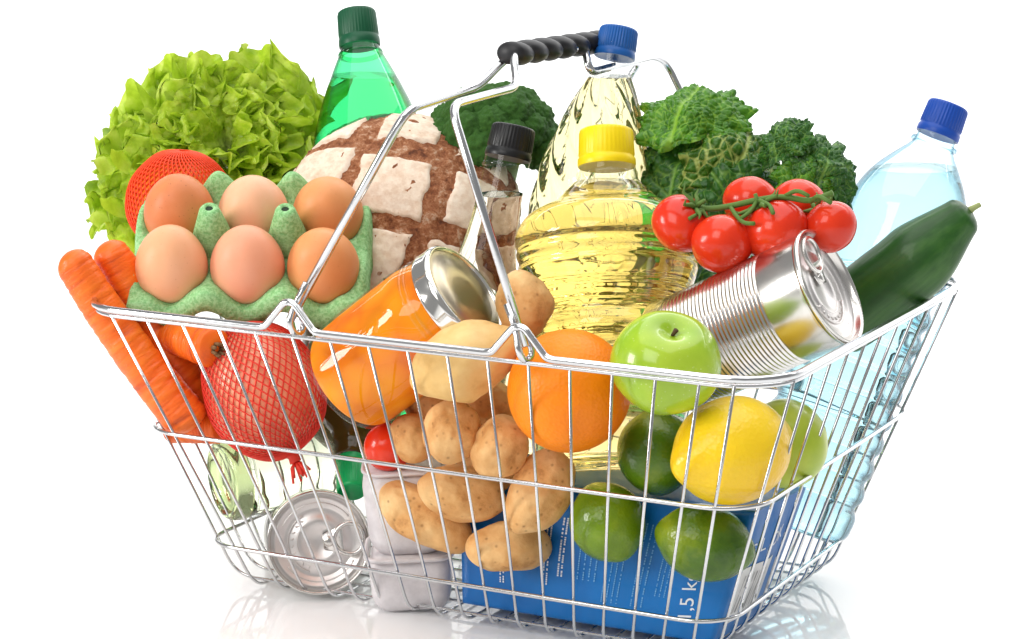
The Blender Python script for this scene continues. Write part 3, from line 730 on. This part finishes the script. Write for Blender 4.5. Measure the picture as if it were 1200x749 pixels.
# ------------------------------------------------------------------ tomatoes on the vine
M['tomato'] = mat('tomato_skin', (.70, .018, .008), .2, coat=.12, sss=.05, sssr=(.8, .1, .05), sssscale=.005)
ta = tex_noise(M['tomato'], 18, 3); setc(M['tomato'], ramp(M['tomato'], ta, [(.3, (.60, .010, .006)), (.7, (.78, .045, .010))]))
M['vine'] = mat('tomato_vine', (.10, .19, .035), .7)
truss = thing('tomato_truss', (0.1571, -0.0200, 0.2516), 'six red cherry tomatoes joined on one green vine', 'tomatoes')
O = V((0.1571, -0.0200, 0.2516))
def tom(pos, r, ax, calyx=True):
    ax = V(ax).normalized()
    o = link('tomato', ico(5, lambda c: V((c.x, c.y, c.z * .90 - .13 * math.exp(-((c.x * c.x + c.y * c.y) / .05)) * (1 if c.z > 0 else .25))) * r * (1 + .014 * math.cos(5 * math.atan2(c.y, c.x)) * (1 - c.z * c.z))), M['tomato'], truss, mw=frame(V(pos) - O, ax))
    if calyx:
        b = MB(); rnd = random.Random(r)
        for k in range(6):
            q = 2 * PI * k / 6 + rnd.uniform(-.2, .2); l_ = r * rnd.uniform(.6, .85); cs, sn = math.cos(q), math.sin(q)
            b.tube([(0, 0, r * .78), (cs * l_ * .4, sn * l_ * .4, r * .92), (cs * l_ * .8, sn * l_ * .8, r * .84 + rnd.uniform(0, .004)), (cs * l_, sn * l_, r * .86 + rnd.uniform(0, .006))], [.0016, .0015, .001, .0003], 6)
        b.tube([(0, 0, r * .75), (0, 0, r * 1.05), (.001, 0, r * 1.25)], [.0018, .0014, .0013], 6)
        b.build('calyx', M['vine'], o)
    return o
tom((0.1182, -0.0460, 0.2462), .0178, (0.688, -0.124, 0.715)); tom((0.1460, -0.0500, 0.2369), .0182, (-0.117, 0.776, 0.620), False)
tom((0.1733, -0.0350, 0.2449), .0196, (-0.502, -0.183, 0.846)); tom((0.2013, -0.0200, 0.2469), .0160, (-0.738, 0.334, 0.587))
tom((0.1485, -0.0120, 0.2559), .0170, (0.026, 0.709, 0.705), False); tom((0.1735, 0.0000, 0.2551), .0165, (-0.316, 0.612, 0.724), False)
vp = [(0.1187, -0.0450, 0.2583), (0.1328, -0.0450, 0.2553), (0.1476, -0.0420, 0.2580), (0.1629, -0.0380, 0.2626), (0.1782, -0.0340, 0.2652), (0.1925, -0.0300, 0.2622), (0.2052, -0.0280, 0.2683)]
vb = MB().tube(fillet([V(p) - O for p in vp], .008, 4), .0018, 8)
for s_ in ([(0.1476, -0.0420, 0.2580), (0.1541, -0.0500, 0.2546), (0.1611, -0.0540, 0.2507), (0.1682, -0.0560, 0.2516)], [(0.1629, -0.0380, 0.2626), (0.1620, -0.0460, 0.2566), (0.1582, -0.0520, 0.2532)], [(0.1782, -0.0340, 0.2652), (0.1854, -0.0340, 0.2697), (0.1932, -0.0350, 0.2664)], [(0.1328, -0.0450, 0.2553), (0.1312, -0.0540, 0.2534), (0.1295, -0.0600, 0.2521)], [(0.1925, -0.0300, 0.2622), (0.1980, -0.0340, 0.2676), (0.2072, -0.0360, 0.2636)], [(0.1629, -0.0380, 0.2626), (0.1735, -0.0460, 0.2615), (0.1788, -0.0540, 0.2581)]):
    vb.tube(fillet([V(p) - O for p in s_], .004, 3), [.0013] * (2 + 4 * (len(s_) - 2)), 6)
vb.build('vine', M['vine'], truss)
o = tag(link('tomato', ico(4, lambda c: c * .015), M['tomato'], None, mw=frame((-0.0498, -0.1000, 0.1029), (-0.094, 0.177, 0.980))), 'deep red tomato glimpsed under the orange jar, above the grey pack', 'tomato')

# ------------------------------------------------------------------ leaf greens
M['lettuce'] = mat('lettuce_leaf', (.22, .40, .02), .42, coat=.1)
u_ = attr(M['lettuce'], 'along'); ta = tex_noise(M['lettuce'], 70, 5)
c1 = ramp(M['lettuce'], ta, [(.3, (.30, .48, .014)), (.48, (.50, .68, .04)), (.70, (.70, .82, .14))])
lc = mixc(M['lettuce'], ramp(M['lettuce'], u_, [(.15, (1, 1, 1)), (.5, (0, 0, 0))]), c1, (.60, .68, .24))
setc(M['lettuce'], lc); translucent(M['lettuce'], lc, .45); bump(M['lettuce'], tex_noise(M['lettuce'], 210, 4), .6, .0016)
def lettuce_mesh(L_, Wd, seed, curl):
    rnd = random.Random(seed); p1, p2, p3 = (rnd.uniform(0, 6) for _ in range(3)); so = V((seed * 3.7, 1, 2))
    b = MB(); al = []
    NU, NV = 54, 120
    def fn(u, v):
        s = v * 2 - 1; uu = u
        w = Wd * (.14 + .86 * sm(0, .62, uu)) * (1 - .22 * sm(.75, 1, uu))
        lob = .0065 * abs(math.sin(5.5 * s + p1)) + .0034 * abs(math.sin(13 * s + p2)) + .0014 * abs(math.sin(29 * s + p3))
        ls = L_ * (1 - .28 * abs(s) ** 2.6) + lob * sm(.4, 1, uu)
        x = s * (w + .0045 * abs(s) ** 4 * abs(math.sin(14 * uu + p2)) + .0022 * abs(s) ** 4 * abs(math.sin(31 * uu + p1))); y = uu * ls
        e = max(abs(s) ** 3.0, sm(.62, 1, uu)) * sm(.05, .4, uu)
        # arc position along the margin
        q = s * 1.0 * (1 if uu > .0 else 1) + (0 if abs(s) < .9 else 0)
        th = math.atan2(x, y - .35 * L_ + 1e-6)
        z = e * (.0080 * math.sin(8 * th + p1) + .0064 * math.sin(18 * th + p2 + 2 * uu) + .0024 * math.sin(34 * th + p3) + .0012 * math.sin(61 * th + p1))
        z += (.008 * noise.noise(V((x * 34, y * 34, 0)) + so) + .0045 * noise.noise(V((x * 85, y * 85, 0)) + so)) * sm(.12, .5, uu) + .0022 * noise.noise(V((x * 190, y * 190, 0)) + so)
        z += .0016 * math.exp(-(s / .05) ** 2) * (1 - uu)
        k = e * .0055
        x += k * math.sin(15 * th + p3); y += k * math.cos(13 * th + p2)
        ang = curl * (y / L_) ** 1.5
        al.append(uu); return V((x, y * math.cos(ang * .5), z - y * math.sin(ang * .5) * .55 + 5 * x * x))
    b.grid(fn, NU, NV); b.att['along'] = al
    return b
let = thing('lettuce', (-0.2626, 0.0500, 0.2512), 'frilly bright green lettuce head standing at the left back', 'lettuce')
kinds = [(.066 + .006 * (s_ % 4), .052 + .006 * (s_ % 3), s_ + 1, .5 + .2 * (s_ % 4)) for s_ in range(8)]
meshes = [None] * 8
rnd = random.Random(5)
GA = (CU * .62 - CF * .78).normalized()           # the rosette opens upwards and towards the front
GX = CR.copy(); GX = (GX - GA * GX.dot(GA)).normalized(); GY = GA.cross(GX)
NL = 44
for i in range(NL):
    t = (i + .5) / NL; az = i * 2.39996; po = math.radians(8 + 92 * t ** .75)
    d = (GX * math.cos(az) + GY * math.sin(az)) * math.sin(po) + GA * math.cos(po)
    dx, dz = d.dot(CR), d.dot(CU)
    if dz < -.42: continue
    k = i % 8
    reach = .68 + .60 * t + .26 * max(0, -dx) * t + .06 * max(0, dx) * t + .20 * max(0, dz) * t
    z = (GA - d * GA.dot(d)); z = z.normalized() if z.length > .05 else GX.copy()
    x = d.cross(z)
    mw = Matrix((x, d, z)).transposed().to_4x4() @ Matrix.Rotation(rnd.uniform(-.45, .45), 4, 'Y') @ Matrix.Rotation(rnd.uniform(-.2, .2), 4, 'Z')
    mw.translation = d * .006 - GA * .018
    if meshes[k] is None:
        o = lettuce_mesh(*kinds[k]).build('leaf', M['lettuce'], let); meshes[k] = o.data
    else:
        o = bpy.data.objects.new('leaf', meshes[k]); COL.objects.link(o); o.parent = let
    o.matrix_basis = mw @ Matrix.Scale(reach * rnd.uniform(.80, .93), 4)

# savoy cabbage: blistered leaves with pale veins
def savoy_mat(name, lo, mid, vein):
    mt = mat(name, mid, .4, coat=.1)
    v_ = attr(mt, 'vein'); ta = tex_noise(mt, 110, 5)
    c = mixc(mt, ramp(mt, v_, [(.35, (0, 0, 0)), (.9, (1, 1, 1))]), ramp(mt, ta, [(.3, lo), (.7, mid)]), vein)
    setc(mt, c); translucent(mt, c, .15); bump(mt, ta, .5, .0015); return mt
M['savoy'] = savoy_mat('savoy_bright', (.03, .14, .006), (.10, .30, .012), (.24, .46, .04))
M['savoy_vein'] = savoy_mat('savoy_veined', (.03, .11, .006), (.07, .21, .012), (.46, .56, .14))
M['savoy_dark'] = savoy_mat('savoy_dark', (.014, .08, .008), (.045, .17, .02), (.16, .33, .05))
def savoy_leaf(rad, span, seed, blister, cell, vein_w, edge=.004, cup=1.0):
    """a cupped leaf: part of a sphere of radius rad, apex at +y, blistered outward"""
    so = V((seed * 5.1, seed * 2.3, 7)); b = MB(); ve = []
    N = 130
    def fn(u, v):
        s, t = (u * 2 - 1), (v * 2 - 1)
        # square to disc
        X = s * math.sqrt(1 - t * t / 2); Y = t * math.sqrt(1 - s * s / 2)
        r = math.hypot(X, Y); th = math.atan2(Y, X)
        ph = r * span * (1 + .10 * math.sin(3 * th + seed) + .03 * math.sin(11 * th + seed))
        c = V((math.sin(ph) * math.cos(th), math.sin(ph) * math.sin(th), math.cos(ph)))
        q = c * cell + so
        d_, _ = noise.voronoi(q); f1, f2 = d_[0], d_[1]; w = f2 - f1
        q2 = c * cell * 2.3 + so; d2, _ = noise.voronoi(q2); w2 = d2[1] - d2[0]
        main = math.exp(-(X * span / (.035 + .03 * (1 - v))) ** 2)
        fr = (Y * 3.3 - abs(X) * 2.6 + .25 * noise.noise(c * 3 + so)) % 1.0
        side = math.exp(-((fr - .5) / .07) ** 2) * sm(1.05, .3, r)
        vn = max(main, .8 * side)
        h = (blister * sm(0, .40, w) + blister * .30 * sm(0, .34, w2)) * (1 - .7 * vn) + .006 * noise.noise(c * 2.6 + so) - .0012 * vn
        ve.append(max(.85 * math.exp(-(w / vein_w) ** 2), vn, .45 * math.exp(-(w2 / vein_w) ** 2)))
        R_ = rad + h + edge * sm(.72, 1, r) * (.8 * math.sin(11 * th + seed) + .45 * math.sin(23 * th + 2 * seed)) + edge * .5 * sm(.6, 1, r)
        p = c * R_; p.z = rad + (p.z - rad) * cup
        return p - V((0, 0, 0))
    b.grid(fn, N, N); b.att['vein'] = ve; return b
cab = thing('savoy_cabbage', (0.0784, 0.0820, 0.2466), 'crinkled green savoy cabbage behind the tomatoes and yellow cap', 'cabbage')
def leaf_on(parent, lb, mt, d, off, xh=None): return lb.build('leaf', M[mt], parent, mw=frame(V(off), d, xh))
leaf_on(cab, savoy_leaf(.038, 1.05, 1, 0.0016, 8.5, .10), 'savoy', (0.020, -0.330, 0.944), V((-0.364, 0.241, 0.900)) * .026)
leaf_on(cab, savoy_leaf(.041, .95, 2, 0.0017, 6.5, .13, .004), 'savoy_vein', (0.668, -0.529, 0.523), V((0.815, 0.488, 0.313)) * .008)
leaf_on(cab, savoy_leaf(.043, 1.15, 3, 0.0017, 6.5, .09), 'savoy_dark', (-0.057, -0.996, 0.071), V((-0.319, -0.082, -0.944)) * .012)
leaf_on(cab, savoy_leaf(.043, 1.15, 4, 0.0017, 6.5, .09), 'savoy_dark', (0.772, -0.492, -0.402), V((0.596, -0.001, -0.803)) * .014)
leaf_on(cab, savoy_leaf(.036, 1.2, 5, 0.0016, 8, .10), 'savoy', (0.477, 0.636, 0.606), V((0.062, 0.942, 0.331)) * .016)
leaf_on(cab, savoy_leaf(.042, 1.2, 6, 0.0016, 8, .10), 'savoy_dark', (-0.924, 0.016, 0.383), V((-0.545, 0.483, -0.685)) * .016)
cab2 = thing('savoy_cabbage', (0.1505, 0.0750, 0.2645), 'small dark savoy cabbage between the big one and the water bottle', 'cabbage'); cab2.scale = (.84, .84, .84)
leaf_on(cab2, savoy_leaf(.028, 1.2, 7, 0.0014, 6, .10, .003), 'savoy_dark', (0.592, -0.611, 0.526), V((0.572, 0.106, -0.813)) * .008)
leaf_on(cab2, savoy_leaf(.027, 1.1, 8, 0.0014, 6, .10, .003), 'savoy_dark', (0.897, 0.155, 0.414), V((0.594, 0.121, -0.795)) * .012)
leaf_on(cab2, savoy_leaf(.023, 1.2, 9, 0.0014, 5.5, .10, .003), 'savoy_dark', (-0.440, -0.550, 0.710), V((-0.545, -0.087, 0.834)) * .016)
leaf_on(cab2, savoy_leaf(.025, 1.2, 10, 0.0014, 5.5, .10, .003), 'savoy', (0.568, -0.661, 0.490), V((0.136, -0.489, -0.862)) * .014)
# broccoli behind the bread
M['broc'] = mat('broccoli_buds', (.03, .10, .015), .7)
ta = tex_noise(M['broc'], 60, 5); setc(M['broc'], ramp(M['broc'], ta, [(.3, (.012, .06, .006)), (.55, (.045, .15, .016)), (.8, (.12, .27, .035))]))
bump(M['broc'], tex_voro(M['broc'], 700), .6, .001)
M['broc_stem'] = mat('broccoli_stem', (.24, .34, .10), .6)
bro = thing('broccoli', frame((-0.0796, 0.0950, 0.2624), (0.017, 0.068, 0.998)), 'dark green broccoli head behind the bread and handle wires', 'broccoli')
MB().tube([(0, 0, -.09), (0, 0, -.03), (0, 0, .0)], [.013, .015, .02], 14).build('stalk', M['broc_stem'], bro)
rnd = random.Random(9)
bud_me = []
for s in range(3):
    def bf(c, s=s):
        dd, _ = noise.voronoi(c * 3.4 + V((s * 9, 0, 0))); d2, _ = noise.voronoi(c * 9 + V((s * 5, 0, 0)))
        return c * (1 + .22 * (.6 - dd[0]) + .10 * (.6 - d2[0]))
    bud_me.append(ico(5, bf))
for i in range(26):
    t = (i + .5) / 26; az = i * 2.39996; el = math.asin(1 - 1.12 * t)
    d = V((math.cos(az) * math.cos(el), math.sin(az) * math.cos(el), math.sin(el)))
    me = bud_me[i % 3]
    o = bpy.data.objects.new('floret', me); COL.objects.link(o); o.parent = bro
    if not me.materials: me.materials.append(M['broc']); me.polygons.foreach_set('use_smooth', [True] * len(me.polygons))
    r = rnd.uniform(.0125, .0165)
    o.matrix_basis = Matrix.Translation(V((d.x * .034, d.y * .034, d.z * .030))) @ Matrix.Rotation(rnd.uniform(0, 6), 4, V((rnd.random(), rnd.random(), 1))) @ Matrix.Scale(r, 4)

# ------------------------------------------------------------------ packs
M['blue'] = mat('blue_paper', (.006, .13, .50), .4, coat=.15)
ta = tex_noise(M['blue'], 14, 4); setc(M['blue'], ramp(M['blue'], ta, [(.3, (.0015, .115, .40)), (.7, (.003, .18, .54))])); bump(M['blue'], tex_noise(M['blue'], 30, 5), .35, .003)
M['print'] = mat('white_print', (.80, .84, .88), .5); M['print_pale'] = mat('pale_blue_print', (.16, .42, .72), .5)
M['label'] = mat('white_label', (.78, .77, .76), .5); M['ink'] = mat('grey_ink', (.32, .31, .31), .5)
zt = .088
c8 = {}
c8['fbl'] = V((-.006, -.088, .006)); c8['fbr'] = V((.160, -.088, .006)); c8['bbl'] = V((-.006, -.012, .006)); c8['bbr'] = V((.162, -.012, .006))
c8['ftl'] = V((-.010, -.083, zt)); c8['ftr'] = V((.183, -.083, zt)); c8['btl'] = V((-.010, -.014, zt)); c8['btr'] = V((.190, -.014, zt))
pack = thing('blue_pack', (.085, -.05, .005), 'blue paper pack with white print lying on the basket bottom', 'pack')
PO = V((.085, -.05, .005))
def bil(a, b_, c, d, u, v): return a * (1 - u) * (1 - v) + b_ * u * (1 - v) + c * (1 - u) * v + d * u * v
def face_pt(k, u, v, off=0):
    A = {'front': ('fbl', 'fbr', 'ftl', 'ftr'), 'right': ('fbr', 'bbr', 'ftr', 'btr'), 'back': ('bbr', 'bbl', 'btr', 'btl'), 'left': ('bbl', 'fbl', 'btl', 'ftl'), 'top': ('ftl', 'ftr', 'btl', 'btr'), 'bottom': ('bbl', 'bbr', 'fbl', 'fbr')}[k]
    a, b_, c, d = (c8[x] for x in A); p = bil(a, b_, c, d, u, v)
    n = (b_ - a).cross(c - a).normalized()
    bulge = .0035 * math.sin(PI * u) * math.sin(PI * v) + (.0012 * noise.noise(V((u * 5, v * 3, len(k)))) * min(1, 8 * min(u, 1 - u, v, 1 - v)))
    return p + n * (bulge + off) - PO
b = MB()
for k in ('front', 'right', 'back', 'left', 'top', 'bottom'): b.grid(lambda v, u, k=k: face_pt(k, u, v), 14, 24)
o = b.build('wrapper', M['blue'], pack)
bm = bmesh.new(); bm.from_mesh(o.data); bmesh.ops.remove_doubles(bm, verts=bm.verts, dist=.0002); bmesh.ops.recalc_face_normals(bm, faces=bm.faces); bm.to_mesh(o.data); bm.free()
o.modifiers.new('bevel', 'BEVEL').width = .003; o.modifiers['bevel'].segments = 3; o.modifiers['bevel'].limit_method = 'ANGLE'; o.modifiers['bevel'].angle_limit = math.radians(50)
o.data.polygons.foreach_set('use_smooth', [True] * len(o.data.polygons))
def text_mesh(s, size):
    cu_ = bpy.data.curves.new('text', 'FONT'); cu_.body = s; cu_.size = size; cu_.resolution_u = 3
    t_ = bpy.data.objects.new('text', cu_); COL.objects.link(t_)
    me = bpy.data.meshes.new_from_object(t_.evaluated_get(bpy.context.evaluated_depsgraph_get()))
    bpy.data.objects.remove(t_); return me
def print_on(k, s, size, u0, v0, dirx, diry, mt, fu, fv, name='lettering'):
    """letters laid on a pack face: text x runs along dirx, y along diry, in metres over the face's size fu x fv"""
    me = text_mesh(s, size)
    for v in me.vertices:
        x, y = v.co.x, v.co.y
        uu = u0 + (x * dirx[0] + y * diry[0]) / fu; vv = v0 + (x * dirx[1] + y * diry[1]) / fv
        v.co = face_pt(k, uu, vv, .0004)
    return link(name, me, M[mt], pack, smooth=False)
fu, fv = .18, .082
print_on('front', '1,5 kg', .0125, .90, .15, (-.1, 1), (-1, -.1), 'print', fu, fv)
# small print that cannot be read: rows of short dashes running up the front
b = MB(); rnd = random.Random(3)
def dash_rows(b, u0, v0, rows, row_step, length, h, along_v=True):
    for r_ in range(rows):
        x = 0
        while x < length:
            w = rnd.uniform(.0005, .0014)
            for (q0, q1) in ((x, x + w),):
                a0, a1 = q0, q1; c0, c1 = r_ * row_step, r_ * row_step + h
                P4 = []
                for (a, c) in ((a0, c0), (a1, c0), (a1, c1), (a0, c1)):
                    uu = u0 + c / fu; vv = v0 + a / fv
                    P4.append(face_pt('front', uu, vv, .0004))
                b.add(P4, [(0, 1, 2, 3)])
            x += w + (rnd.uniform(.0012, .0018) if rnd.random() < .2 else .0004)
dash_rows(b, .16, .22, 2, .0022, .034, .0010); dash_rows(b, .235, .40, 2, .002, .02, .0008)
dash_rows(b, .33, .26, 2, .0024, .04, .0010); dash_rows(b, .385, .34, 2, .0024, .036, .0011)
o = b.build('small_print', M['print'], pack, smooth=False); o['kind'] = 'stuff'
b = MB()
dash_rows(b, .46, .34, 4, .0038, .036, .0008); dash_rows(b, .56, .2, 4, .0034, .03, .0007); dash_rows(b, .67, .2, 3, .0034, .05, .0008); dash_rows(b, .75, .3, 3, .003, .05, .0007)
o = b.build('small_print', M['print_pale'], pack, smooth=False); o['kind'] = 'stuff'
# printed end face: words and a white label with grey lines
print_on('right', 'GSL OK', .0125, .10, .63, (1, .10), (0, 1), 'print', .072, .084)
def patch(k, u0, u1, v0, v1, mt, off, nm):
    g = MB(); g.grid(lambda v, u: face_pt(k, u0 + (u1 - u0) * u, v0 + (v1 - v0) * v, off), 6, 6); return g.build(nm, M[mt], pack)
lb = patch('right', .10, .62, .12, .56, 'label', .0004, 'label')
b = MB()
for i in range(9):
    u0 = .17 + i * .045; w = (.010, .02, .007)[i % 3]
    g = [face_pt('right', u0, .2, .0008), face_pt('right', u0 + w, .2, .0008), face_pt('right', u0 + w, .5, .0008), face_pt('right', u0, .5, .0008)]; b.add(g, [(0, 1, 2, 3)])
b.build('ink_lines', M['ink'], pack, smooth=False)

M['grey_plastic'] = mat('pale_grey_plastic', (.52, .48, .50), .45, coat=.1)
ta = tex_noise(M['grey_plastic'], 120, 5); setc(M['grey_plastic'], ramp(M['grey_plastic'], ta, [(.3, (.62, .585, .60)), (.7, (.78, .745, .76))])); bump(M['grey_plastic'], tex_noise(M['grey_plastic'], 60, 4), .15, .001)
gp = thing('grey_pack', frame((-0.0448, -0.0830, 0.0363), (0, -.12, 1), (0.890, 0.456, 0.003)), 'pale grey plastic tub standing between tin can and blue pack', 'pack')
def rbox(w0, d0, w1, d1, z0, z1, r, nz=8, lip=0):
    b = MB()
    def ring(w, d, z, rr): return rrect(w, d, rr, z, 5)
    rings = []
    for i in range(nz + 1):
        t = i / nz; w, d = w0 + (w1 - w0) * t, d0 + (d1 - d0) * t; e = min(t, 1 - t) * nz
        k = .004 if e < .5 else (.001 if e < 1.5 else 0)
        rings.append(ring(w - 2 * k, d - 2 * k, z0 + (z1 - z0) * t, r - k * .5))
    n = len(rings[0]); vs = [p for rg in rings for p in rg]
    fs = [(i * n + j, i * n + (j + 1) % n, (i + 1) * n + (j + 1) % n, (i + 1) * n + j) for i in range(nz) for j in range(n)]
    fs += [tuple(range(n))[::-1], tuple(range(nz * n, (nz + 1) * n))]
    b.add(vs, fs); return b
rbox(.048, .040, .052, .042, -.036, .0, .009).build('tub', M['grey_plastic'], gp)
MB().tube(rrect(.0535, .0435, .010, -.0005, 6), .0016, 8, closed=True).build('lip', M['grey_plastic'], gp)
rbox(.047, .038, .053, .040, .001, .055, .012, 10).build('upper_tub', M['grey_plastic'], gp)
MB().tube(rrect(.050, .037, .012, .0545, 6), .0012, 8, closed=True).build('lip', M['grey_plastic'], gp)
